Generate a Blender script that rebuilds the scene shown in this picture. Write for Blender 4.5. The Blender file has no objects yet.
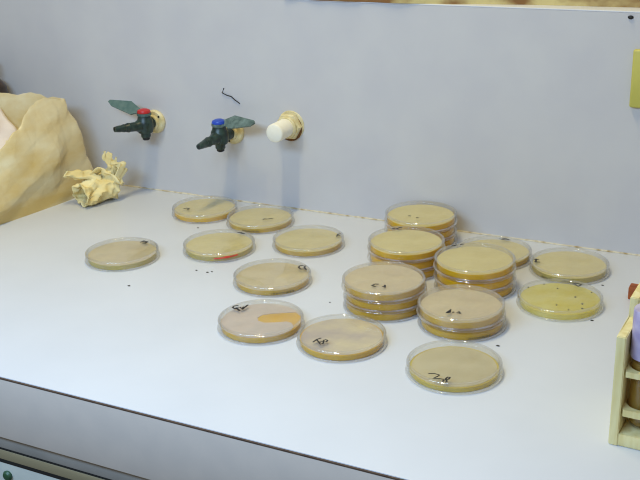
import bpy, bmesh, math, random
from mathutils import Vector, Matrix, noise
from mathutils.geometry import tessellate_polygon

random.seed(4)
PI = math.pi
M = 0.001                      # the scene is laid out in millimetres above the worktop
TOP = 0.9                      # worktop height in metres
scene = bpy.context.scene
COL = scene.collection

# ------------------------------------------------------------------ helpers
def V(x, y, z):
    return Vector((x * M, y * M, z * M + TOP))

def tag(o, label=None, cat=None, group=None, kind=None):
    if label: o['label'] = label
    if cat: o['category'] = cat
    if group: o['group'] = group
    if kind: o['kind'] = kind
    return o

def empty(name, loc, rz=0.0):
    o = bpy.data.objects.new(name, None)
    COL.objects.link(o)
    o.location = loc
    o.rotation_euler = (0, 0, rz)
    o.empty_display_size = 0.01
    return o

def obj(name, bm, mat, parent=None, smooth=True, loc=None, angle=40):
    bmesh.ops.recalc_face_normals(bm, faces=bm.faces[:])
    me = bpy.data.meshes.new(name)
    bm.to_mesh(me)
    bm.free()
    if isinstance(mat, (list, tuple)):
        for m in mat: me.materials.append(m)
    else:
        me.materials.append(mat)
    if smooth:
        for p in me.polygons: p.use_smooth = True
        me.set_sharp_from_angle(angle=math.radians(angle))
    o = bpy.data.objects.new(name, me)
    COL.objects.link(o)
    if parent: o.parent = parent
    if loc is not None: o.location = loc
    return o

def copy_tree(o, parent=None):
    c = o.copy()
    COL.objects.link(c)
    if parent: c.parent = parent
    for ch in [k for k in bpy.data.objects if k.parent == o]:
        copy_tree(ch, c)
    return c

def box(bm, x0, x1, y0, y1, z0, z1, bev=0.0, seg=2):
    """box in mm, local"""
    r = bmesh.ops.create_cube(bm, size=1.0)
    vs = r['verts']
    for v in vs:
        v.co = Vector(((x0 + x1) / 2 + v.co.x * (x1 - x0), (y0 + y1) / 2 + v.co.y * (y1 - y0), (z0 + z1) / 2 + v.co.z * (z1 - z0))) * M
    if bev:
        es = list({e for v in vs for e in v.link_edges})
        bmesh.ops.bevel(bm, geom=es, offset=bev * M, segments=seg, profile=0.5, affect='EDGES')

def frame(d, up=(0, 0, 1)):
    d = Vector(d).normalized()
    up = Vector(up)
    if abs(d.dot(up)) > 0.98: up = Vector((1, 0, 0))
    a = up.cross(d).normalized()
    b = d.cross(a)
    return a, b, d

def lathe(bm, prof, org=(0, 0, 0), d=(0, 0, 1), seg=48, closed=False, wob=None):
    """prof: (r, t) in mm along direction d. A radius of 0 closes on the axis."""
    a, b, d = frame(d)
    org = Vector(org)
    rings = []
    for r, t in prof:
        if r <= 1e-6:
            rings.append([bm.verts.new((org + d * t) * M)])
        else:
            rings.append([bm.verts.new((org + d * t + (a * math.cos(2 * PI * k / seg) + b * math.sin(2 * PI * k / seg)) * r) * M) for k in range(seg)])
    pairs = list(zip(rings, rings[1:]))
    if closed: pairs.append((rings[-1], rings[0]))
    for A, B in pairs:
        if len(A) == 1 and len(B) == 1: continue
        for k in range(seg):
            k2 = (k + 1) % seg
            if len(A) == 1: bm.faces.new((A[0], B[k], B[k2]))
            elif len(B) == 1: bm.faces.new((A[k], A[k2], B[0]))
            else: bm.faces.new((A[k], A[k2], B[k2], B[k]))

def tube(bm, pts, r, seg=8, flat=1.0):
    """round bar along a polyline (mm); flat squashes it in z"""
    pts = [Vector(p) for p in pts]
    rings = []
    n = len(pts)
    for i, p in enumerate(pts):
        t = (pts[min(i + 1, n - 1)] - pts[max(i - 1, 0)])
        if t.length < 1e-6: t = Vector((1, 0, 0))
        a, b, d = frame(t)
        rr = r[i] if isinstance(r, (list, tuple)) else r
        ring = []
        for k in range(seg):
            o = (a * math.cos(2 * PI * k / seg) + b * math.sin(2 * PI * k / seg)) * rr
            o.z *= flat
            ring.append(bm.verts.new((p + o) * M))
        rings.append(ring)
    for A, B in zip(rings, rings[1:]):
        for k in range(seg):
            bm.faces.new((A[k], A[(k + 1) % seg], B[(k + 1) % seg], B[k]))
    bm.faces.new(rings[0][::-1]); bm.faces.new(rings[-1])

def prism(bm, poly, y0, y1, fn):
    """extrude a polygon; fn(u, v, w) -> Vector in mm"""
    A = [bm.verts.new(fn(u, v, y0) * M) for u, v in poly]
    B = [bm.verts.new(fn(u, v, y1) * M) for u, v in poly]
    n = len(poly)
    bm.faces.new(A); bm.faces.new(B[::-1])
    for k in range(n):
        bm.faces.new((A[k], B[k], B[(k + 1) % n], A[(k + 1) % n]))

# ------------------------------------------------------------------ materials
def srgb(r, g, b):
    f = lambda c: (c / 12.92 if c <= 0.04045 else ((c + 0.055) / 1.055) ** 2.4)
    return (f(r / 255), f(g / 255), f(b / 255), 1)

def mat(name):
    m = bpy.data.materials.new(name)
    m.use_nodes = True
    nt = m.node_tree
    nt.nodes.clear()
    out = nt.nodes.new('ShaderNodeOutputMaterial')
    return m, nt, out

def noise_ramp(nt, scale, c0, c1, lo=0.35, hi=0.65, detail=4, stretch=None, rot=(0, 0, 0)):
    tc = nt.nodes.new('ShaderNodeTexCoord')
    src = tc.outputs['Object']
    if stretch:
        mp = nt.nodes.new('ShaderNodeMapping')
        mp.inputs['Scale'].default_value = stretch
        mp.inputs['Rotation'].default_value = rot
        nt.links.new(src, mp.inputs['Vector'])
        src = mp.outputs['Vector']
    n = nt.nodes.new('ShaderNodeTexNoise')
    n.inputs['Scale'].default_value = scale
    n.inputs['Detail'].default_value = detail
    nt.links.new(src, n.inputs['Vector'])
    r = nt.nodes.new('ShaderNodeValToRGB')
    r.color_ramp.elements[0].position = lo; r.color_ramp.elements[0].color = c0
    r.color_ramp.elements[1].position = hi; r.color_ramp.elements[1].color = c1
    nt.links.new(n.outputs['Fac'], r.inputs['Fac'])
    return r.outputs['Color'], n.outputs['Fac']

def solid(name, c0, c1=None, rough=0.5, scale=60, spec=0.5, metal=0.0, bump=0.0, bscale=None, stretch=None, lo=0.35, hi=0.65, trans=0.0, rot=(0, 0, 0)):
    m, nt, out = mat(name)
    p = nt.nodes.new('ShaderNodeBsdfPrincipled')
    p.inputs['Roughness'].default_value = rough
    p.inputs['Specular IOR Level'].default_value = spec
    p.inputs['Metallic'].default_value = metal
    col, fac = noise_ramp(nt, scale, c0, c1 or c0, lo, hi, stretch=stretch, rot=rot)
    nt.links.new(col, p.inputs['Base Color'])
    if bump:
        _, f2 = noise_ramp(nt, bscale or scale, c0, c0)
        b = nt.nodes.new('ShaderNodeBump')
        b.inputs['Strength'].default_value = bump
        b.inputs['Distance'].default_value = 0.001
        nt.links.new(f2, b.inputs['Height'])
        nt.links.new(b.outputs['Normal'], p.inputs['Normal'])
    sh = p.outputs[0]
    if trans:
        t = nt.nodes.new('ShaderNodeBsdfTranslucent')
        nt.links.new(col, t.inputs['Color'])
        x = nt.nodes.new('ShaderNodeMixShader'); x.inputs[0].default_value = trans
        nt.links.new(sh, x.inputs[1]); nt.links.new(t.outputs[0], x.inputs[2]); sh = x.outputs[0]
    nt.links.new(sh, out.inputs['Surface'])
    return m

def clear_plastic(name, tint=(0.992, 0.992, 0.985, 1), haze=0.0, hazecol=(0.9, 0.88, 0.84, 1), rough=0.025, edge=0.6, base=0.03):
    """thin clear polystyrene: transparent, a facing-dependent gloss, an even milky haze"""
    m, nt, out = mat(name)
    tr = nt.nodes.new('ShaderNodeBsdfTransparent'); tr.inputs['Color'].default_value = tint
    gl = nt.nodes.new('ShaderNodeBsdfGlossy'); gl.inputs['Roughness'].default_value = rough
    lw = nt.nodes.new('ShaderNodeLayerWeight'); lw.inputs['Blend'].default_value = 0.5
    pw = nt.nodes.new('ShaderNodeMath'); pw.operation = 'POWER'; pw.inputs[1].default_value = 4.0
    ma = nt.nodes.new('ShaderNodeMath'); ma.operation = 'MULTIPLY_ADD'; ma.inputs[1].default_value = edge; ma.inputs[2].default_value = base
    nt.links.new(lw.outputs['Facing'], pw.inputs[0]); nt.links.new(pw.outputs[0], ma.inputs[0])
    body = tr.outputs[0]
    if haze:
        df = nt.nodes.new('ShaderNodeBsdfDiffuse'); df.inputs['Color'].default_value = hazecol
        tl = nt.nodes.new('ShaderNodeBsdfTranslucent'); tl.inputs['Color'].default_value = hazecol
        m1 = nt.nodes.new('ShaderNodeMixShader'); m1.inputs[0].default_value = 0.4
        nt.links.new(df.outputs[0], m1.inputs[1]); nt.links.new(tl.outputs[0], m1.inputs[2])
        fac, _ = noise_ramp(nt, 40, (0.3, 0.3, 0.3, 1), (1, 1, 1, 1), detail=2)
        mm = nt.nodes.new('ShaderNodeMath'); mm.operation = 'MULTIPLY'; mm.inputs[1].default_value = haze * 1.5
        nt.links.new(fac, mm.inputs[0])
        m2 = nt.nodes.new('ShaderNodeMixShader')
        nt.links.new(mm.outputs[0], m2.inputs[0])
        nt.links.new(body, m2.inputs[1]); nt.links.new(m1.outputs[0], m2.inputs[2]); body = m2.outputs[0]
    mx = nt.nodes.new('ShaderNodeMixShader')
    nt.links.new(ma.outputs[0], mx.inputs[0])
    nt.links.new(body, mx.inputs[1]); nt.links.new(gl.outputs[0], mx.inputs[2])
    nt.links.new(mx.outputs[0], out.inputs['Surface'])
    return m

def jelly(name, c0, c1, clear, tint, scale=50, trans=0.5, gloss=0.03):
    """cloudy jelly: diffuse + translucent, partly see-through"""
    m, nt, out = mat(name)
    col, fac = noise_ramp(nt, scale, c0, c1, 0.3, 0.7, detail=5)
    df = nt.nodes.new('ShaderNodeBsdfDiffuse'); nt.links.new(col, df.inputs['Color'])
    tl = nt.nodes.new('ShaderNodeBsdfTranslucent'); nt.links.new(col, tl.inputs['Color'])
    m1 = nt.nodes.new('ShaderNodeMixShader'); m1.inputs[0].default_value = trans
    nt.links.new(df.outputs[0], m1.inputs[1]); nt.links.new(tl.outputs[0], m1.inputs[2])
    tr = nt.nodes.new('ShaderNodeBsdfTransparent'); tr.inputs['Color'].default_value = tint
    m2 = nt.nodes.new('ShaderNodeMixShader'); m2.inputs[0].default_value = clear
    nt.links.new(m1.outputs[0], m2.inputs[1]); nt.links.new(tr.outputs[0], m2.inputs[2])
    gl = nt.nodes.new('ShaderNodeBsdfGlossy'); gl.inputs['Roughness'].default_value = 0.2
    m3 = nt.nodes.new('ShaderNodeMixShader'); m3.inputs[0].default_value = gloss
    nt.links.new(m2.outputs[0], m3.inputs[1]); nt.links.new(gl.outputs[0], m3.inputs[2])
    nt.links.new(m3.outputs[0], out.inputs['Surface'])
    return m

WALL = solid('grey_wall_paint', srgb(204, 202, 202), srgb(199, 197, 199), rough=0.6, scale=14, spec=0.25)
REARWALL = solid('upper_wall_paint', srgb(200, 198, 190), srgb(192, 190, 180), rough=0.8, scale=9)
LAMINATE = solid('white_laminate', srgb(210, 214, 223), srgb(206, 210, 219), rough=0.42, scale=8, spec=0.4)
LEDGE = solid('ledge_paint', srgb(214, 216, 222), srgb(206, 208, 214), rough=0.5, scale=20)
APRON = solid('grey_laminate', srgb(206, 196, 187), srgb(201, 192, 184), rough=0.5, scale=40)
EDGE = solid('brown_seam', srgb(70, 54, 46), srgb(92, 74, 60), rough=0.7, scale=90)
RAIL = solid('grey_rail', srgb(150, 146, 140), srgb(140, 137, 132), rough=0.6, scale=30)
TAN = solid('tan_rail', srgb(150, 140, 112), srgb(136, 126, 98), rough=0.6, scale=40, stretch=(0.1, 1, 1))
DRAWER = solid('pale_drawer', srgb(190, 196, 190), srgb(180, 186, 182), rough=0.5, scale=30)
DARK = solid('painted_gap_shade', srgb(22, 20, 18), rough=0.9)
GREENLOCK = solid('green_lock', srgb(52, 92, 62), srgb(36, 66, 46), rough=0.4)
CAULK = solid('old_sealant', srgb(212, 204, 182), srgb(158, 136, 94), rough=0.8, scale=90, lo=0.45, hi=0.65)
BOARD = solid('stained_board', srgb(208, 190, 130), srgb(132, 92, 48), rough=0.8, scale=28, lo=0.40, hi=0.58, stretch=(0.6, 1, 1))
FLOOR = solid('floor_lino', srgb(120, 118, 112), srgb(104, 102, 98), rough=0.6, scale=20)
CABINET = solid('cabinet_side', srgb(176, 178, 174), srgb(168, 170, 166), rough=0.6, scale=20)

RIM = clear_plastic('frosty_rim', haze=0.22, hazecol=srgb(250, 248, 250), base=0.06, edge=0.8)
RING = clear_plastic('glossy_ring', haze=0.05, hazecol=srgb(250, 248, 250), base=0.11, edge=0.7, rough=0.04)
LID = clear_plastic('clear_lid', haze=0.06)
LID_FOG = clear_plastic('fogged_lid', haze=0.11, hazecol=srgb(240, 230, 212))
LID_CLEAR = clear_plastic('bright_clear_lid', haze=0.02, edge=0.45)
CUP = clear_plastic('clear_cup', haze=0.0, base=0.012, edge=0.4)
AGAR = jelly('amber_agar', srgb(244, 202, 50), srgb(238, 190, 36), 0.18, srgb(255, 226, 100), trans=0.2)
AGAR_DEEP = jelly('deep_amber_agar', srgb(255, 204, 26), srgb(250, 192, 18), 0.10, srgb(255, 220, 70), trans=0.12)
AGAR_PALE = jelly('pale_agar', srgb(240, 222, 112), srgb(234, 210, 88), 0.42, srgb(255, 248, 190), trans=0.2)
AGAR_CLEAR = jelly('clear_yellow_agar', srgb(250, 244, 190), srgb(236, 220, 84), 0.55, srgb(255, 252, 204), scale=38, trans=0.2)
LAWN_BEIGE = jelly('beige_growth', srgb(238, 226, 164), srgb(228, 214, 148), 0.14, srgb(255, 242, 190), scale=60, trans=0.15)
LAWN_PINK = jelly('pinkish_growth', srgb(230, 215, 172), srgb(218, 202, 162), 0.12, srgb(255, 244, 216), scale=50, trans=0.15)
LAWN_GREY = jelly('greyish_growth', srgb(198, 184, 178), srgb(238, 224, 184), 0.14, srgb(255, 244, 220), scale=38, trans=0.15)
LAWN_MAUVE = jelly('mauve_grey_growth', srgb(222, 208, 196), srgb(208, 196, 186), 0.12, srgb(255, 244, 226), scale=50, trans=0.15)
LAWN_THIN = jelly('thin_growth', srgb(240, 232, 200), srgb(224, 214, 176), 0.40, srgb(255, 252, 232), scale=42, trans=0.15)
INK = solid('black_ink', srgb(26, 24, 30), rough=0.5)
REDINK = solid('red_ink', srgb(214, 70, 40), srgb(190, 40, 30), rough=0.5, scale=200)
PRINT = solid('grey_print', srgb(84, 82, 60), rough=0.6)
MOULD = solid('mould_spots', srgb(84, 82, 60), srgb(60, 58, 44), rough=0.9)

TAPGREEN = solid('dark_green_enamel', srgb(44, 66, 60), srgb(22, 36, 34), rough=0.35, scale=150)
LEVER = solid('lever_green', srgb(70, 100, 98), srgb(92, 116, 112), rough=0.4, scale=140)
LEVERGREY = solid('lever_grey_green', srgb(112, 132, 128), srgb(74, 94, 90), rough=0.4, scale=140)
BLACKRUB = solid('black_end', srgb(20, 20, 20), rough=0.6)
REDB = solid('red_disc', srgb(198, 44, 44), srgb(180, 34, 36), rough=0.35)
BLUEB = solid('blue_disc', srgb(44, 84, 196), srgb(36, 70, 178), rough=0.35)
CREAM = solid('cream_flange', srgb(228, 218, 178), srgb(206, 190, 136), rough=0.5, scale=110)
WHITEP = solid('white_plastic', srgb(244, 240, 224), srgb(238, 232, 212), rough=0.4, scale=60)
RUST = solid('rust_ring', srgb(128, 86, 44), srgb(82, 52, 28), rough=0.9, scale=150)
CHROME = solid('worn_metal', srgb(170, 168, 160), rough=0.3, metal=0.9)
YELLOW = solid('olive_yellow_plastic', srgb(196, 188, 92), srgb(188, 180, 84), rough=0.45, scale=30)
WOOD = solid('pale_rack_wood', srgb(232, 222, 170), srgb(216, 200, 138), rough=0.55, scale=40, stretch=(4, 4, 0.4))
LAVENDER = solid('lavender_cap', srgb(190, 182, 208), srgb(158, 148, 186), rough=0.4, scale=80)
TUBEGLASS = clear_plastic('tube_glass', tint=(0.95, 0.96, 0.95, 1), haze=0.0, edge=0.6)
TUBEAGAR = jelly('tube_agar', srgb(206, 166, 76), srgb(186, 146, 60), 0.2, srgb(255, 220, 140))
BROWNBLOCK = solid('brown_block', srgb(164, 84, 32), srgb(120, 56, 22), rough=0.6, scale=80)
BAG = solid('cream_bag', srgb(232, 220, 182), srgb(212, 184, 116), rough=0.32, scale=26, spec=0.45, bump=0.3, bscale=75, lo=0.36, hi=0.68, trans=0.12, stretch=(1, 0.35, 1.1), rot=(math.radians(38), 0, 0))
PAPER = solid('white_paper', srgb(236, 228, 224), srgb(228, 216, 210), rough=0.8, scale=30)
RAG = solid('cream_wrapper', srgb(246, 232, 178), srgb(232, 210, 142), rough=0.75, scale=40, bump=0.3, bscale=160, trans=0.1)
BOTTLE = solid('dark_brown_bottle', srgb(66, 50, 38), srgb(50, 38, 28), rough=0.3)
SPECK = solid('dark_speck', srgb(60, 56, 50), rough=0.9)
GREYLAWN_SHADE = None

# ------------------------------------------------------------------ the setting
def struct(name, bm, m, smooth=False):
    return tag(obj(name, bm, m, smooth=smooth, loc=(0, 0, TOP)), kind='structure')

b = bmesh.new(); box(b, -2600, 1500, -3200, 260, -920, -900); struct('floor', b, FLOOR)
b = bmesh.new(); box(b, -2600, 1500, 240, 260, -900, 1700); struct('wall_rear', b, REARWALL)
# grey service panel behind the bench that carries the taps, with its own ledge
b = bmesh.new(); box(b, -1900, 700, 0, 240, -900, 281.6); struct('wall_back', b, WALL)
b = bmesh.new(); box(b, -1900, 700, 0, 240, 281.6, 283.4, bev=0.6); struct('trim_1', b, LEDGE)
# irregular strip of old sealant where worktop meets the wall
b = bmesh.new()
pts = []
for i in range(0, 521):
    x = -1900 + i * 5
    pts.append((x, -0.3 + 0.5 * noise.noise(Vector((x * .02, 3, 0))), 0.4))
tube(b, pts, [1.3 + 0.7 * noise.noise(Vector((p[0] * .035, 0, 7))) for p in pts], seg=8)
struct('trim_2', b, CAULK, smooth=True)

# ------------------------------------------------------------------ bench
bench = empty('worktop', V(-500, -270, 0))
tag(bench, 'long white laminate worktop with grey front edge under the culture dishes', 'worktop')
O = (-500, -270, 0)
def rel(x0, x1, y0, y1, o=O): return (x0 - o[0], x1 - o[0], y0 - o[1], y1 - o[1])
b = bmesh.new(); box(b, *rel(-1900, 700, -536.5, -0.2), -34, 0, bev=0.5); obj('top_board', b, LAMINATE, bench)
b = bmesh.new(); box(b, *rel(-1900, 700, -538, -520), -69, -2.2, bev=1.0); obj('front_edge', b, APRON, bench)
b = bmesh.new(); box(b, *rel(-1900, 700, -538.2, -536.4), -2.2, -0.9); obj('seam_strip', b, EDGE, bench)

cab = empty('base_cabinet', V(-500, -270, -900))
tag(cab, 'grey bench cabinet with tan rail below the white worktop', 'cabinet')
OC = (-500, -270, -900)
def relc(x0, x1, y0, y1, z0, z1):
    return (x0 + 500, x1 + 500, y0 + 270, y1 + 270, z0 + 900, z1 + 900)
b = bmesh.new(); box(b, *relc(-1890, 690, -505, -1, -898, -35)); obj('carcass', b, CABINET, cab)
b = bmesh.new(); box(b, *relc(-1890, 690, -533, -505, -85.5, -69.3), bev=1.0); obj('grey_rail', b, RAIL, cab)
b = bmesh.new(); box(b, *relc(-1890, 690, -534, -505, -98, -87), bev=0.6); obj('tan_rail', b, TAN, cab)
b = bmesh.new(); box(b, *relc(-1890, 690, -534.2, -505, -101.6, -98)); obj('gap_shade_strip', b, DARK, cab)  # solid dark strip standing in for the shade in the drawer gap
b = bmesh.new(); box(b, *relc(-1890, 690, -533.4, -505, -87, -85.5)); obj('gap_shade_strip', b, DARK, cab)  # same painted shade as a flush strip between the two rails
for k, (x0, x1) in enumerate(((-1250, -560), (-556, -30), (-26, 580))):
    b = bmesh.new(); box(b, *relc(x0, x1, -534, -505, -240, -101.6), bev=1.5)
    dr = obj('drawer', b, DRAWER, cab)
    if k == 0:
        b = bmesh.new(); lathe(b, [(0, 0), (5, 0), (5.5, 2), (4, 4), (0, 4.5)], (-683 + 500, -534 + 270, -115 + 900), (0, -1, 0), 20)
        tag(obj('lock', b, GREENLOCK, dr), 'small dark green lock')
for k, (x0, x1) in enumerate(((-1250, -560), (-556, -30), (-26, 580))):
    b = bmesh.new(); box(b, *relc(x0, x1, -536, -505, -880, -244), bev=1.5); obj('cabinet_door', b, DRAWER, cab)

# ------------------------------------------------------------------ ledge things at the top of the picture
bd = bmesh.new()
n = 90
front, back = [], []
for i in range(n + 1):
    x = -640 + i * 10
    fy = -2.5 if x < -470 else (-2.5 + (x + 470) * .175 if x < -328 else 22.4 + (x + 328) * .055)
    front.append((x, fy + 2.0 * noise.noise(Vector((x * .03, 0, 0))) + 1.2 * noise.noise(Vector((x * .15, 5, 0)))))
    back.append((x, 150))
poly = front + back[::-1]
prism(bd, poly, 0, 9, lambda u, v, w: Vector((u + 350, v - 85, w)))
tag(obj('stained_board', bd, BOARD, loc=V(-350, 85, 283.5), smooth=False), 'weathered yellowish brown board lying on the ledge above the grey wall', 'board')

b = bmesh.new()
lathe(b, [(0, 0), (3.0, 0), (3.2, 1.2), (2.2, 2.6), (0, 3.2)], (0, 0, 0), (0, -1, 0), 10)
for v in b.verts:
    if v.co.z < 0: v.co.z *= 1.3
    v.co.z *= 0.6
tag(obj('screw_head', b, BLACKRUB, loc=V(-208.5, .3, 277.2)), 'small dark screw head near the top edge of the grey wall at right', 'screw')

pl = empty('wall_plate', V(-165.5, 0, 210.5))
tag(pl, 'olive yellow blank wall plate on the grey wall at right edge', 'wall plate')
b = bmesh.new(); box(b, -36.5, 36.5, -7, 0, -32.5, 32.5, bev=2.2, seg=3); obj('plate', b, YELLOW, pl)
for s in (-1, 1):
    b = bmesh.new(); lathe(b, [(0, 0), (3.6, 0), (3.4, 1.2), (2.2, 1.7), (0, 1.8)], (22 * s, -6.9, 0), (0, -1, 0), 20); obj('screw', b, CHROME, pl)

b = bmesh.new()
tube(b, [(-741 + 731, 0, 161 - 152), (-744 + 731, -.8, 154.5 - 152), (-736 + 731, -.8, 151.5 - 152), (-730 + 731, -.6, 150.5 - 152), (-724 + 731, -.8, 146 - 152), (-717 + 731, 0, 141.5 - 152)], 0.75, 6)
tag(obj('bent_wire', b, BLACKRUB, loc=V(-731, -0.4, 152)), 'short thin bent dark wire on the grey wall above the blue-topped tap', 'wire')

# ------------------------------------------------------------------ taps
def make_tap(loc, label, nozzle_dir, reach, lever_ang, lever_rise, discmat, levermat, drop=0):
    t = empty('laboratory_tap', loc)
    tag(t, label, 'tap', 'taps on the grey wall')
    b = bmesh.new()
    lathe(b, [(0, 0), (16.0, 0), (16.8, 1.5), (16.8, 5), (15.2, 7), (10.5, 7.5), (9.6, 12), (0, 12)], (0, 0, 0), (0, -1, 0), 40)
    fl = obj('wall_flange', b, CREAM, t)
    for a in (0.7, 2.6, 4.4):
        b = bmesh.new()
        lathe(b, [(0, 0), (1.5, 0), (1.5, 1), (0, 1.2)], (13.2 * math.cos(a), -6.9, 13.2 * math.sin(a)), (0, -1, 0), 12)
        obj('screw', b, BLACKRUB, fl)
    b = bmesh.new()
    lathe(b, [(8, 11), (8, reach - 4), (6, reach)], (0, 0, 0), (0, -1, 0), 24)
    lathe(b, [(0, -17), (6.0, -17), (6.8, -16), (6.8, -10.5), (10, -10), (11.5, -7), (12, 0), (11.5, 7), (9.8, 9.5), (9, 14), (0, 14)], (0, -reach, drop), (0, 0, 1), 32)
    box(b, -9, 9, -reach - 9, -reach + 9, -8 + drop, 8 + drop, bev=2)
    obj('body', b, TAPGREEN, t)
    b = bmesh.new()
    nd = Vector(nozzle_dir).normalized()
    lathe(b, [(8.5, 4), (8.3, 12), (6.6, 15), (6.3, 26), (6.9, 27), (5.2, 33), (5.8, 34), (4.4, 40), (4.9, 41), (3.7, 49), (2.0, 49), (2.0, 42), (0, 42)], (0, -reach, drop), nd, 28)
    nz = obj('nozzle', b, TAPGREEN, t)
    b = bmesh.new(); lathe(b, [(0, 42.2), (1.95, 42.3), (1.95, 48.8), (0, 48.8)], (0, -reach, drop), nd, 16); obj('nozzle_bore', b, BLACKRUB, nz)
    b = bmesh.new(); lathe(b, [(0, -21), (4.2, -21), (5.2, -20), (5.2, -16.8), (0, -16.8)], (0, -reach, drop), (0, 0, 1), 6); obj('base_nut', b, BLACKRUB, t)
    # lever: hub and tapering wing
    b = bmesh.new()
    lathe(b, [(0, 14), (9.2, 14), (10.2, 15.2), (10.2, 18), (0, 18)], (0, -reach, drop), (0, 0, 1), 32)
    ca, sa = math.cos(lever_ang), math.sin(lever_ang)
    sg = -1 if lever_ang > 1 else 1
    tl = math.radians(50) * sg
    def fn(u, v, w):
        # u along the wing, v across it (tilted), w its thickness
        v = v * sg * .9
        yv = v * math.cos(tl) - w * math.sin(tl); zv = v * math.sin(tl) + w * math.cos(tl)
        return Vector((ca * u - sa * yv, -reach + sa * u + ca * yv, 18 + drop + zv + lever_rise * u))
    prism(b, [(5, -4), (13, -6), (18, -9.5), (50, -6), (56, -1), (54, 3), (22, 12), (16, 9), (5, 4)], -1.4, 1.4, fn)
    lv = obj('lever', b, levermat, t)
    b = bmesh.new(); lathe(b, [(0, 18.2), (9.4, 18.2), (9.7, 19.5), (8.6, 22), (5, 23.6), (0, 24.2)], (0, -reach, drop), (0, 0, 1), 32); obj('index_disc', b, discmat, lv)
    return t

make_tap(V(-859.5, .4, 105), 'dark green tap with red top disc, leftmost of the wall taps', (-16, -40, 3), 27, PI + 0.10, 0.24, REDB, LEVER)
make_tap(V(-729.4, .4, 101.5), 'dark green tap with blue top disc below a bent wire', (-2, -45, -2), 37, 0.02, 0.10, BLUEB, LEVERGREY, drop=2)

pc = empty('pipe_plug', V(-639.4, .4, 118))
tag(pc, 'white plastic plug in a cream nut, right of the two green taps', 'pipe plug')
b = bmesh.new(); lathe(b, [(0, 0), (19.2, 0), (19.6, .8), (18.8, 1.6), (0, 1.6)], (.6, 0, .4), (0, -1, 0), 44); obj('back_plate', b, CREAM, pc)
b = bmesh.new(); lathe(b, [(0, 1.5), (18.4, 1.5), (18.4, 2.6), (17.2, 3.4), (0, 3.4)], (-1.0, 0, -3.0), (0, -1, 0), 40); obj('rust_ring', b, RUST, pc)
b = bmesh.new()
lathe(b, [(0, 2), (17.8, 2), (18.6, 4), (18.6, 9), (17.2, 11.5), (0, 11.5)], (0, 0, 0), (0, -1, 0), 6)
lathe(b, [(0, 11), (14.8, 11), (14.8, 15), (13.6, 16.5), (0, 16.5)], (0, 0, 0), (0, -1, 0), 36)
obj('hex_nut', b, CREAM, pc, angle=25)
b = bmesh.new(); lathe(b, [(0, 16), (12.4, 16), (12.4, 44.5), (11.9, 46), (10.8, 46.8), (0, 47.2)], (0, 0, 0), (0, -1, 0), 40); obj('plug', b, WHITEP, pc)

# ------------------------------------------------------------------ culture dishes
def disc_poly(r, cut=None, n=72):
    return [(r * math.cos(2 * PI * k / n), r * math.sin(2 * PI * k / n)) for k in range(n)]

STROKES = {
'D1': [[(-13.3, -31.9), (-8.3, -29.7), (-3.0, -30.5), (-4.2, -34.9), (-6.3, -38.4), (-0.2, -36.9), (3.5, -36.5)], [(7.2, -31.0), (5.0, -31.2), (4.5, -34.2), (5.0, -36.6), (3.5, -38.8), (3.9, -41.2), (6.0, -41.8), (7.1, -39.0), (5.6, -36.3), (7.1, -34.5), (7.2, -31.0)]],
'D2': [[(-16.6, -29.7), (-16.0, -23.4), (-13.4, -18.5)], [(-15.9, -23.7), (-10.5, -27.9)], [(-5.1, -20.7), (-7.8, -19.9), (-8.7, -22.3), (-7.8, -25.1), (-10.1, -26.1), (-10.2, -29.0), (-7.9, -30.9), (-6.4, -28.6), (-7.2, -24.9), (-4.9, -23.9), (-5.1, -20.7)]],
'D3': [[(-35.8, 15.1), (-39.7, 13.0), (-39.2, 8.9), (-34.8, 6.5), (-33.4, 10.5)], [(-35.7, 9.5), (-28.2, 5.0)], [(-32.4, 12.7), (-27.3, 8.8), (-27.6, 20.7)], [(-27.3, 8.8), (-29.3, 14.8)]],
'D4': [[(22.1, 34.4), (18.9, 32.1), (19.7, 26.7), (24.8, 22.8), (28.1, 25.1)], [(24.8, 35.1), (25.9, 29.3), (31.1, 24.3)]],
'D5': [[(5.4, 30.3), (6.1, 36.5), (13.0, 35.2), (13.2, 30.0), (8.9, 29.4)], [(7.4, 33.5), (12.2, 33.1)]],
'D6': [[(-19.7, -21.7), (-18.0, -17.8), (-12.2, -18.7), (-12.7, -23.6)]],
'D7': [[(4.6, 37.2), (8.8, 36.8), (9.6, 40.0)], [(9.1, 36.2), (15.7, 36.1)]],
'D8': [[(12.7, -14.2), (12.1, -9.2), (15.7, -10.4)], [(17.6, -9.6), (18.1, -5.5), (21.7, -5.3)]],
'D9': [[(31.7, 15.4), (29.7, 23.0), (31.8, 26.2)], [(30.1, 20.7), (34.2, 20.0)]],
'D10': [[(5.3, 34.1), (9.0, 38.0), (13.9, 35.9), (12.1, 29.9), (8.0, 33.5)]],
'D11': [[(-39.0, -8.9), (-33.0, -7.7)], [(-36.6, -15.8), (-30.0, -14.4)], [(-36.8, -6.6), (-34.6, -16.3)]],
'D12': [[(-3.9, 35.2), (1.4, 33.1), (9.1, 34.9), (3.6, 37.5), (-1.0, 37.1)]],
'S1': [[(-4.3, -30.8), (-2.8, -21.9), (-1.7, -28.2), (-3.1, -30.7)], [(0.5, -27.8), (1.9, -26.2)], [(4.8, -26.9), (9.1, -27.0), (5.7, -23.6)]],
'S2': [[(2.7, -19.5), (-1.0, -20.6), (-2.3, -25.4), (2.0, -26.5)], [(8.7, -23.2), (11.9, -24.2), (9.5, -19.1)]],
'S3': [[(-29.2, 26.6), (-26.0, 28.5)], [(-23.4, 27.0), (-22.0, 32.7), (-18.7, 32.8)]],
'S4': [[(-36.1, 24.7), (-32.6, 23.4), (-30.7, 27.6)], [(-27.6, 30.2), (-24.0, 32.9)]],
'S5': [[(-9.1, -18.5), (-6.1, -18.0)], [(2.3, -21.4), (5.4, -20.9)]],
}
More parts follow.
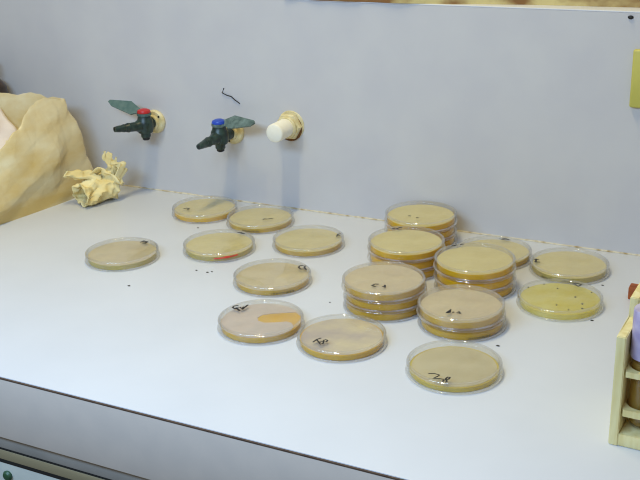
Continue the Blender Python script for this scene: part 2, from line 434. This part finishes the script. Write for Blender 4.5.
NOTCH = [(31.7, 25.5), (24.1, 31.5), (17.1, 27.4), (3.0, 18.9), (-4.5, 12.4), (-6.3, 3.4), (-1.4, -2.8), (6.0, -4.4), (16.8, 0.9), (26.1, 7.3), (32.4, 6.4), (38.2, 0.1), (39.5, -9)]
COLONIES = [(-38.5, 15.6), (-25.3, 30.7), (-8.7, 24.6), (27.1, 27.9), (15.4, -25.0), (1.1, -17.7), (24.9, -5.0), (27.5, -16.2), (14.1, 9.7)]

def make_dish(x, y, z, H, label, cat_group, agar, lawn, lid, key=None, rot=0.0, lawn_r=41.2, side_print=None, agar_h=5.6, ink_w=0.95, notch=False, colonies=False, red=False, tilt=(0, 0)):
    t = empty('petri_dish', V(x, y, z))
    t.rotation_euler = (tilt[0], tilt[1], 0)
    tag(t, label, 'petri dish', cat_group)
    b = bmesh.new()
    lathe(b, [(0, 0.3), (40.5, 0.3), (41, 0), (42, 0), (42.5, .4), (42.8, 1.2), (42.9, H - 1.9), (42.2, H - 1.6), (41.9, H - 1.9), (41.6, 1.5), (0, 1.4)], seg=72)
    cup = obj('base_cup', b, CUP, t)
    top = 1.45 + agar_h
    b = bmesh.new(); lathe(b, [(0, 1.45), (41.2, 1.45), (41.45, 1.8), (41.45, top - .3), (41.2, top - .2), (0, top - .2)], seg=72)
    ag = obj('agar', b, agar, t)
    if lawn:
        b = bmesh.new()
        if notch:
            a0 = math.atan2(NOTCH[0][1], NOTCH[0][0]); a1 = math.atan2(NOTCH[-1][1], NOTCH[-1][0])
            n = 60
            arc = []
            for k in range(n + 1):
                a = a0 + (2 * PI - a0 + a1) * k / n
                arc.append((lawn_r * math.cos(a), lawn_r * math.sin(a)))
            poly = arc + NOTCH[::-1][1:-1]
            lo = [b.verts.new(Vector((u, v, top - .24)) * M) for u, v in poly]
            hi = [b.verts.new(Vector((u, v, top + .35)) * M) for u, v in poly]
            for tri in tessellate_polygon([[Vector((u, v, 0)) for u, v in poly]]):
                b.faces.new([hi[q] for q in tri]); b.faces.new([lo[q] for q in tri[::-1]])
            for q in range(len(poly)):
                q2 = (q + 1) % len(poly)
                b.faces.new((lo[q], lo[q2], hi[q2], hi[q]))
            obj('growth', b, lawn, ag, smooth=False)
        else:
            nz = 72
            A = []
            lathe(b, [(0, top - .2), (lawn_r, top - .2), (lawn_r - .2, top + .2), (lawn_r * .6, top + .3), (0, top + .3)], seg=nz)
            obj('growth', b, lawn, ag)
    if colonies:
        for cx, cy in COLONIES:
            b = bmesh.new(); rr = random.uniform(.8, 1.3)
            lathe(b, [(0, top - .3), (rr, top - .2), (rr * .8, top + .5), (0, top + .8)], (cx, cy, 0), (0, 0, 1), 10)
            obj('mould_spot', b, MOULD, ag)
    b = bmesh.new()
    lathe(b, [(0, H - .7), (40.4, H - .7), (41.0, H - .1), (41.6, H), (42.6, H), (43.2, H - .13), (43.7, H - .45), (44.05, H - .9), (44.2, H - 1.5), (44.7, 3.0), (44.8, 2.6), (43.9, 2.6), (43.4, H - 1.6), (42.8, H - 1.55), (0, H - 1.5)], seg=84)
    ld = obj('lid', b, lid, t)
    b = bmesh.new()
    lathe(b, [(41.4, H - 1.0), (41.5, H - .3), (42.0, H + .02), (42.8, H + .12), (43.6, H - .02), (44.15, H - .45), (44.4, H - 1.1), (44.3, H - 1.7), (43.6, H - 1.5), (42.8, H - .9)], seg=96, closed=True)
    obj('stacking_ring', b, RING, ld)
    b = bmesh.new()
    lathe(b, [(43.8, 2.55), (44.9, 2.55), (45.35, 2.2), (45.45, 1.6), (45.2, 1.1), (44.4, 0.95), (43.7, 1.1), (43.6, 2.0)], seg=84, closed=True)
    obj('lid_rim', b, RIM, ld)
    if key:
        b = bmesh.new()
        for ln in STROKES[key]:
            tube(b, [(px, py, H - .55) for px, py in ln], ink_w, 6, flat=0.3)
        w = obj('marker_writing', b, INK, ld)
        tag(w, 'black handwritten marker writing')
    if red:
        b = bmesh.new()
        for (a0, a1, zz, rr) in ((-66, -28, 6.0, .8), (-50, -42, 6.6, 1.3)):
            tube(b, [(44.75 * math.cos(math.radians(a)), 44.75 * math.sin(math.radians(a)), zz + .03 * (a - a0)) for a in [a0 + (a1 - a0) * k / 12 for k in range(13)]], rr, 6)
        tag(obj('red_marking', b, REDINK, ld), 'red marker stroke on the lid rim')
    if side_print:
        b = bmesh.new()
        rnd = random.Random(int(x * 7))
        for a0, a1 in side_print:
            a = a0
            while a < a1:
                ar = math.radians(a)
                h = rnd.uniform(.7, 1.2)
                da = math.radians(rnd.uniform(.5, 1.3))
                p0 = (44.85 * math.cos(ar), 44.85 * math.sin(ar), 4.6 - h); p1 = (44.8 * math.cos(ar + da), 44.8 * math.sin(ar + da), 4.6 + h)
                tube(b, [p0, p1], .36, 5)
                a += rnd.uniform(1.7, 2.6)
        tag(obj('moulded_lettering', b, PRINT, ld), 'tiny grey lettering around the side')
    return t

g = 'petri dishes on the worktop'
A_, P_, D_ = AGAR, AGAR_PALE, AGAR_DEEP
make_dish(-280, -357.3, 0, 11.5, 'clear-rimmed petri dish nearest the front edge, marked with two black figures', g, P_, LAWN_THIN, LID_CLEAR, 'D1', ink_w=.85, agar_h=4.2, lawn_r=39.6)
make_dish(-402.2, -344.2, 0, 11.5, 'petri dish with brownish cloudy growth, right of the dish with a yellow gap', g, A_, LAWN_GREY, LID_CLEAR, 'D2', ink_w=.85, lawn_r=40.4)
make_dish(-494.9, -343.5, 0, 11.5, 'petri dish whose grey growth has a finger-shaped amber gap', g, A_, LAWN_MAUVE, LID, 'D3', notch=True, ink_w=1.1, lawn_r=41.0)
make_dish(-541.5, -236.2, 0, 11.5, 'single petri dish directly behind the one with the yellow gap', g, A_, LAWN_PINK, LID, 'D4', side_print=[(-62, -28)])
make_dish(-748.1, -242.5, 0, 11.5, 'petri dish standing apart from the others at far left', g, P_, LAWN_PINK, LID, 'D5', ink_w=1.1)
make_dish(-745, -62, 0, 11.5, 'petri dish in the back row below the blue-topped tap, leftmost there', g, D_, LAWN_BEIGE, LID, 'D6')
make_dish(-652.6, -172.7, 0, 11.5, 'petri dish with a red marker stroke on its front rim', g, P_, LAWN_BEIGE, LID, 'D7', red=True)
make_dish(-654, -68, 0, 11.5, 'petri dish behind the red-marked dish, just below the white plug', g, A_, LAWN_BEIGE, LID, 'D8', side_print=[(-92, -62)])
make_dish(-557, -117, 0, 11.5, 'petri dish between the red-marked dish and the tall stacks', g, A_, LAWN_BEIGE, LID, 'D9')
make_dish(-228.6, -171.7, 0, 11.5, 'see-through yellow petri dish dotted with dark mould spots', g, AGAR_CLEAR, None, LID_CLEAR, 'D10', colonies=True, ink_w=.9)
make_dish(-242.5, -75, 0, 11.5, 'beige petri dish against the wall at right, behind the mould-spotted dish', g, P_, LAWN_BEIGE, LID, 'D11', side_print=[(-118, -102), (-86, -66)])
make_dish(-333.8, -69, 0, 11.5, 'single petri dish half hidden behind the orange-brown stack of three', g, A_, LAWN_BEIGE, LID, 'D12')

def stack(x, y, H, n, what, key, agar, lawn, lid, offs, prints=None):
    names = {2: ['bottom', 'top'], 3: ['bottom', 'middle', 'top']}[n]
    for k in range(n):
        dx, dy = offs[k]
        make_dish(x + dx, y + dy, k * H, H, '%s petri dish of the %s' % (names[k], what), 'stacked petri dishes', agar, lawn if k == n - 1 else None, lid if k == n - 1 else LID_CLEAR,
                  key if k == n - 1 else None, side_print=prints if (prints and k == 0) else None, agar_h=6.2, ink_w=1.1)

stack(-309, -256.5, 12.5, 2, 'two-dish stack nearest the front', 'S1', A_, LAWN_PINK, LID_FOG, [(1.0, 0.5), (0, 0)], [(-62, -34)])
stack(-399.5, -245, 11.0, 3, 'three-dish stack at front left of the stacks', 'S2', A_, LAWN_PINK, LID_FOG, [(1.5, -.5), (1.6, .4), (0, 0)])
stack(-417.6, -137.5, 12.0, 3, 'three-dish stack in the middle between wall-side and front-left stacks', 'S3', D_, LAWN_BEIGE, LID_CLEAR, [(.8, .3), (-.4, .2), (0, 0)])
stack(-327, -161, 12.0, 3, 'orange-brown three-dish stack behind the two-dish stack', 'S4', D_, LAWN_BEIGE, LID_CLEAR, [(1.0, 0), (.6, -.4), (0, 0)])
stack(-435, -47.5, 12.5, 3, 'three-dish stack touching the wall at the back', 'S5', D_, LAWN_BEIGE, LID_CLEAR, [(.5, 0), (-.5, -.3), (0, 0)])

# dark specks of dirt on the worktop
for (x, y, s) in ((-641.9, -240.9, 1.0), (-626.4, -241.1, 1.1), (-622.5, -237.4, .9), (-721.5, -115.9, 1.0), (-188.4, -198.3, 1.1), (-258.6, -290.7, 1.2), (-456, -262, .8), (-198, -104, 1.0), (-688.3, -310.1, 1.2)):
    b = bmesh.new()
    bmesh.ops.create_icosphere(b, subdivisions=2, radius=1)
    for v in b.verts:
        k = 1 + .35 * noise.noise(v.co * 1.7 + Vector((x, y, 0)))
        v.co = Vector((v.co.x * 1.5 * s * k, v.co.y * s * k, max(v.co.z, -.6) * .5 * s * k + .3 * s)) * M
    tag(obj('crumb', b, SPECK, loc=V(x, y, 0)), 'tiny dark crumb on the white worktop', 'crumb', 'dark crumbs on the worktop')

# ------------------------------------------------------------------ test tube rack
rx, ry = -124.5, -424.2
rk = empty('test_tube_rack', V(rx, ry, 0), math.radians(-2))
tag(rk, 'pale wooden stepped test tube rack at the right edge of the worktop', 'test tube rack')
W_ = 230
for x0 in (0, W_):
    b = bmesh.new()
    prism(b, [(0, 0), (84, 0), (84, 114), (40, 114), (40, 97), (0, 97)], x0, x0 + 7.5, lambda u, v, w: Vector((w, u, v)))
    bmesh.ops.bevel(b, geom=b.edges[:], offset=.7 * M, segments=2, affect='EDGES')
    obj('end_panel', b, WOOD, rk)
b = bmesh.new(); box(b, 7.5, W_, 0.5, 84, 0.5, 11, bev=.6); obj('base_board', b, WOOD, rk)
def shelf(y0, y1, z0, z1, rows):
    """board with round holes: strips between the rows plus webs between holes"""
    b = bmesh.new()
    R = 12.4
    xs = [20.5 + 31.5 * k for k in range(7)]
    for (yc, ya, yb_) in rows:
        # each cell is a square ring around a hole
        edges = [7.5] + [(xs[k] + xs[k + 1]) / 2 for k in range(6)] + [W_]
        for k, xc in enumerate(xs):
            xa, xb = edges[k], edges[k + 1]
            n = 32
            inner, outer = [], []
            for i in range(n):
                a = 2 * PI * i / n + PI / 4
                c, s = math.cos(a), math.sin(a)
                inner.append((xc + R * c, yc + R * s))
                fx = ((xb - xc) if c > 0 else (xc - xa)) / max(abs(c), 1e-6)
                fy = ((yb_ - yc) if s > 0 else (yc - ya)) / max(abs(s), 1e-6)
                f = min(fx, fy)
                outer.append((xc + f * c, yc + f * s))
            def ring(pts, z): return [b.verts.new(Vector((p[0], p[1], z)) * M) for p in pts]
            it, ot, ib, ob = ring(inner, z1), ring(outer, z1), ring(inner, z0), ring(outer, z0)
            for i in range(n):
                j = (i + 1) % n
                b.faces.new((it[i], it[j], ot[j], ot[i])); b.faces.new((ib[i], ob[i], ob[j], ib[j]))
                b.faces.new((it[i], ib[i], ib[j], it[j])); b.faces.new((ot[i], ot[j], ob[j], ob[i]))
    return obj('shelf', b, WOOD, rk, smooth=False)
shelf(0, 84, 27, 33, [(19, 2, 39.8), (60, 40, 82)])
shelf(0, 84, 62, 67, [(19, 2, 39.8), (60, 40, 82)])
shelf(40, 84, 100, 105, [(60, 40.5, 82)])

def make_tube(loc, label, h):
    t = empty('test_tube', loc)
    tag(t, label, 'test tube', 'test tubes in the rack')
    b = bmesh.new()
    lathe(b, [(0, 0), (4, .5), (8, 2.6), (10.6, 6), (11.6, 11), (11.6, h), (10.6, h), (10.6, 11.2), (9.6, 6.8), (7.4, 3.8), (3.8, 1.9), (0, 1.4)], seg=32)
    obj('glass', b, TUBEGLASS, t)
    b = bmesh.new()
    lathe(b, [(0, 1.6), (3.7, 2.1), (7.2, 4.0), (9.4, 7), (10.3, 11.4), (10.3, h - 36), (0, h - 34)], seg=32)
    obj('agar', b, TUBEAGAR, t)
    b = bmesh.new()
    lathe(b, [(10.2, h - 26), (11.7, h - 32), (12.2, h - 32), (12.6, h - 31), (12.6, h + 8), (12, h + 9.2), (0, h + 9.6)], seg=32)
    obj('cap', b, LAVENDER, t)
rz = rk.matrix_basis
def rp(x, y, z):
    return rk.location + Matrix.Rotation(math.radians(-2), 3, 'Z') @ (Vector((x, y, z)) * M)
make_tube(rp(20.5, 19, 11.2), 'lavender-capped test tube in the front row of the wooden rack', 96)
make_tube(rp(20.5, 60, 11.2), 'lavender-capped test tube in the rear row of the wooden rack', 112)

b = bmesh.new(); box(b, -17, 17, -7, 7, 0, 14, bev=1.2)
tag(obj('wooden_block', b, BROWNBLOCK, loc=V(-149, -124, 0)), 'small orange-brown block on the worktop behind the test tube rack', 'block')

# ------------------------------------------------------------------ cream bag at the left
def catmull(P, t):
    n = len(P)
    i = int(math.floor(t)) % n; f = t - math.floor(t)
    p0, p1, p2, p3 = (Vector(P[(i + k) % n]) for k in (-1, 0, 1, 2))
    return 0.5 * ((2 * p1) + (p2 - p0) * f + (2 * p0 - 5 * p1 + 4 * p2 - p3) * f * f + (3 * p1 - p0 - 3 * p2 + p3) * f ** 3)

bag = empty('carrier_bag', V(-1035, -190, 0))
tag(bag, 'large crumpled cream bag standing against the wall at left', 'bag')
ctrl = [  # bottom, middle, top of eleven columns around the bag
    ((-960, -34, 0), (-964, -34, 58), (-985, -52, 134)),
    ((-960, -80, 0), (-962, -78, 74), (-982, -76, 144)),
    ((-968, -140, 0), (-966, -130, 72), (-984, -112, 143)),
    ((-980, -207, 0), (-976, -190, 62), (-985, -146, 118)),
    ((-993, -280, 0), (-990, -262, 54), (-988, -205, 92)),
    ((-1015, -375, 0), (-1008, -365, 54), (-1008, -330, 98)),
    ((-1110, -375, 0), (-1112, -366, 62), (-1092, -335, 116)),
    ((-1132, -280, 0), (-1135, -270, 75), (-1100, -240, 142)),
    ((-1120, -170, 0), (-1122, -160, 80), (-1075, -150, 156)),
    ((-1075, -100, 0), (-1078, -95, 78), (-1046, -108, 156)),
    ((-1015, -36, 0), (-1018, -36, 64), (-1010, -76, 148)),
]
B_, Mi, T_ = [c[0] for c in ctrl], [c[1] for c in ctrl], [c[2] for c in ctrl]
nu, nv = 380, 120
CREASES = [(Vector(dd).normalized(), wl, am, ph) for dd, wl, am, ph in (
    ((.25, -.62, .78), 96, 8.5, .12), ((.2, -.38, .92), 67, 4.6, .4), ((.45, .85, .40), 88, 5.5, .62),
    ((.3, -.85, .5), 52, 3.4, .05), ((.3, .93, .1), 61, 3.2, .3), ((.1, -.5, .86), 33, 1.8, .5))]
b = bmesh.new()
rows = []
cen = Vector((-1040, -190, 0))
def ridged(p):
    return 1 - abs(noise.noise(p)) * 2
for j in range(nv + 1):
    v = j / nv
    row = []
    for i in range(nu):
        t = i / nu * len(ctrl)
        p0, pm, p1 = catmull(B_, t), catmull(Mi, t), catmull(T_, t)
        p = p0 * (2 * (v - .5) * (v - 1)) + pm * (4 * v * (1 - v)) + p1 * (2 * v * (v - .5))
        nrm = (Vector((p.x, p.y, 0)) - Vector((cen.x, cen.y, 0))).normalized()
        # straight diagonal creases rising towards the wall, crossed by a few others
        warp = Vector((noise.noise(p * .012), noise.noise(p * .012 + Vector((7, 0, 0))), noise.noise(p * .012 + Vector((0, 9, 0))))) * 7
        d = 0
        for dr, wl, am, ph in CREASES:
            d += .8 * am * (abs(((dr.dot(p + warp) / wl + ph) % 1.0) * 2 - 1) - .5)
        d += .5 * noise.noise(p * .08)
        amp = min(1, v * 6) * (1 + .5 * v)
        p = p + nrm * d * amp
        p.z += amp * v * v * v * (5.5 * noise.noise(Vector((p.x * .02, p.y * .03, 1))) + 2 * noise.noise(Vector((p.x * .09, p.y * .09, 9))))
        if p.y > -3: p.y = -3 - .2 * (p.y + 3)
        row.append(b.verts.new((p - Vector((-1035, -190, 0))) * M))
    rows.append(row)
for A, Bq in zip(rows, rows[1:]):
    for i in range(nu):
        b.faces.new((A[i], A[(i + 1) % nu], Bq[(i + 1) % nu], Bq[i]))
# the rim turned in and a few centimetres of inside
inner = rows[-1]
for k, (sh, dz) in enumerate(((.994, .3), (.986, -2), (.97, -12), (.94, -28), (.90, -50))):
    row = []
    for i, v0 in enumerate(rows[-1]):
        c = v0.co.copy()
        row.append(b.verts.new(Vector((c.x * sh + (1 - sh) * (-.004), c.y * sh, c.z + dz * M))))
    for i in range(nu):
        b.faces.new((inner[i], inner[(i + 1) % nu], row[(i + 1) % nu], row[i]))
    inner = row
b.faces.new(rows[0][::-1])
b.faces.new(inner)
obj('bag_body', b, BAG, bag, angle=14)

# white paper showing in the mouth of the bag
b = bmesh.new()
gr = []
for j in range(19):
    r_ = []
    for i in range(25):
        u, v = i / 24, j / 18
        y = -112 - 120 * u; z = (80 + 56 * v) - 30 * u * (1 - .3 * v)
        x = -1002 - 42 * v + 7 * noise.noise(Vector((u * 3, v * 3, 2))) + 5 * abs(noise.noise(Vector((u * 5 + v * 3, v, 7))))
        r_.append(b.verts.new(Vector((x + 1020, y + 170, z)) * M))
    gr.append(r_)
for A, Bq in zip(gr, gr[1:]):
    for i in range(24): b.faces.new((A[i], A[i + 1], Bq[i + 1], Bq[i]))
pp = obj('paper_sheet', b, PAPER, loc=V(-1020, -170, 0))
md = pp.modifiers.new('thick', 'SOLIDIFY'); md.thickness = .0008
tag(pp, 'crumpled white paper sheet in the open mouth of the cream bag', 'paper')

# dark bottle just peeping out behind the bag
bt = empty('bottle', V(-1143, -37, 0))
b = bmesh.new(); lathe(b, [(0, 0), (31, 0), (33, 2), (33, 132), (31, 142), (24, 152), (15, 158), (13, 162), (13, 170), (0, 170)], seg=40); obj('bottle_body', b, BOTTLE, bt)
b = bmesh.new(); lathe(b, [(0, 168), (15, 168), (15.5, 169), (15.5, 182), (14.5, 183), (0, 183)], seg=30); obj('cap', b, BLACKRUB, bt)
tag(bt, 'dark brown bottle peeping out behind the cream bag at left', 'bottle')

# ------------------------------------------------------------------ crumpled wrapper by the bag
rg = empty('crumpled_wrapper', V(-917, -74, 0))
tag(rg, 'small crumpled cream wrapper lying between the bag and the wall', 'wrapper')
b = bmesh.new()
P0, P1 = Vector((-6, -32, 16)), Vector((10, 18, 21))
a, c, d = frame(P1 - P0)
nu, nv = 64, 34
rows = []
for j in range(nv + 1):
    v = j / nv
    row = []
    for i in range(nu):
        th = 2 * PI * i / nu
        q = Vector((math.cos(th) * 1.1, math.sin(th) * 1.1, v * 2.2))
        r = 15.5 + 3.5 * v + 7.5 * (ridged(q + Vector((2.2, 0, 1))) - .55) + 3.0 * (ridged(q * 2.2) - .5)
        up = math.sin(th)
        ln = (P1 - P0).length
        tt = v * ln
        if v > .8: r += (v - .8) * 50 * max(0, .5 + .7 * noise.noise(Vector((th * .9, 4, 1)))) * (1 if up > -.2 else .25)
        if v < .15: r += (.15 - v) * 12 * (.6 + noise.noise(Vector((math.cos(th) * 2, math.sin(th) * 2, 8))))
        p = P0 + d * tt + a * r * math.cos(th) + c * r * .92 * math.sin(th)
        p += d * (5 * noise.noise(Vector((th, 3, 3))) * (abs(v - .5) * 2))
        p.z = max(p.z, .6 + .8 * abs(noise.noise(p * .1)))
        row.append(b.verts.new(p * M))
    rows.append(row)
for A, Bq in zip(rows, rows[1:]):
    for i in range(nu):
        b.faces.new((A[i], A[(i + 1) % nu], Bq[(i + 1) % nu], Bq[i]))
bo = obj('wrapper_tube', b, RAG, rg, angle=60)
md = bo.modifiers.new('thick', 'SOLIDIFY'); md.thickness = .0012
def flap(name, path, wid, nrm, seed):
    b = bmesh.new()
    gr = []
    n = 20
    for i in range(n + 1):
        u = i / n
        f = u * (len(path) - 1); k = min(int(f), len(path) - 2); g_ = f - k
        P = Vector(path[k]).lerp(Vector(path[k + 1]), g_)
        w = wid[k] * (1 - g_) + wid[k + 1] * g_
        r_ = []
        for j in range(9):
            s = (j / 8 - .5)
            p = P + Vector(nrm) * w * s + Vector((0, 0, 1)) * (4 * abs(s) * 2 - 2) + Vector((1, .6, 1)) * 6.5 * noise.noise(Vector((u * 4, s * 4, seed)))
            p.z = max(p.z, .8)
            r_.append(b.verts.new(p * M))
        gr.append(r_)
    for A, Bq in zip(gr, gr[1:]):
        for j in range(8): b.faces.new((A[j], A[j + 1], Bq[j + 1], Bq[j]))
    o = obj(name, b, RAG, rg, angle=60)
    m_ = o.modifiers.new('thick', 'SOLIDIFY'); m_.thickness = .0012
flap('flap', [(8, 0, 32), (-6, -8, 38), (-18, -20, 42), (-27, -34, 46)], [20, 20, 22, 12], (.35, -.65, -.35), 1)
flap('flap', [(20, 12, 30), (24, 14, 46), (18, 12, 60), (12, 10, 70)], [16, 14, 12, 9], (.7, .55, .1), 4)
flap('flap', [(24, 8, 22), (34, 14, 38), (36, 12, 54), (26, 10, 62)], [18, 16, 12, 8], (.2, .9, .1), 6)
flap('flap', [(-18, 2, 30), (0, 6, 44), (18, 10, 40), (34, 12, 26)], [18, 20, 18, 14], (-.2, .75, -.45), 9)

# ------------------------------------------------------------------ light
wd = bpy.data.worlds.new('room_light')
scene.world = wd
wd.use_nodes = True
bg = wd.node_tree.nodes['Background']
bg.inputs['Color'].default_value = (1.0, 0.96, 0.88, 1)
bg.inputs['Strength'].default_value = 0.30

def area(name, loc, target, sx, sy, power, col, rz=None):
    l = bpy.data.lights.new(name, 'AREA')
    l.shape = 'RECTANGLE'; l.size = sx; l.size_y = sy; l.energy = power; l.color = col
    o = bpy.data.objects.new(name, l)
    COL.objects.link(o)
    o.location = loc
    dv = Vector(target) - Vector(loc)
    o.rotation_euler = dv.to_track_quat('-Z', 'Y').to_euler()
    return o
# warm ceiling tube running from the wall towards the room
area('ceiling_lamp', (-0.58, -0.34, TOP + 1.35), (-0.58, -0.34, 0), 0.03, 0.5, 9.6, (1.0, 0.85, 0.46))
# added cool blue fill without a real fixture, brightens and blues the worktop front
area('cool_front_fill', (-0.60, -1.10, TOP + 0.68), (-0.56, -0.50, TOP), 0.8, 0.2, 9.0, (0.45, 0.69, 1.0))

# ------------------------------------------------------------------ camera
cd = bpy.data.cameras.new('camera')
cam = bpy.data.objects.new('camera', cd)
COL.objects.link(cam)
cd.sensor_width = 36
cd.lens = 1016.35 * 36 / 640
cd.clip_start = 0.01
cam.matrix_world = Matrix.Translation((0, -1.1592, TOP + 0.45365)) @ Matrix.Rotation(math.radians(27.42), 4, 'Z') @ Matrix.Rotation(math.radians(90 - 20.728), 4, 'X') @ Matrix.Rotation(math.radians(-1.895), 4, 'Z')
scene.camera = cam

scene.cycles.transparent_max_bounces = 48
scene.cycles.max_bounces = 12
scene.cycles.filter_width = 1.1
scene.view_settings.view_transform = 'Standard'
scene.view_settings.look = 'None'
scene.view_settings.exposure = 0.0
scene.view_settings.gamma = 1.0
scene.view_settings.use_curve_mapping = False
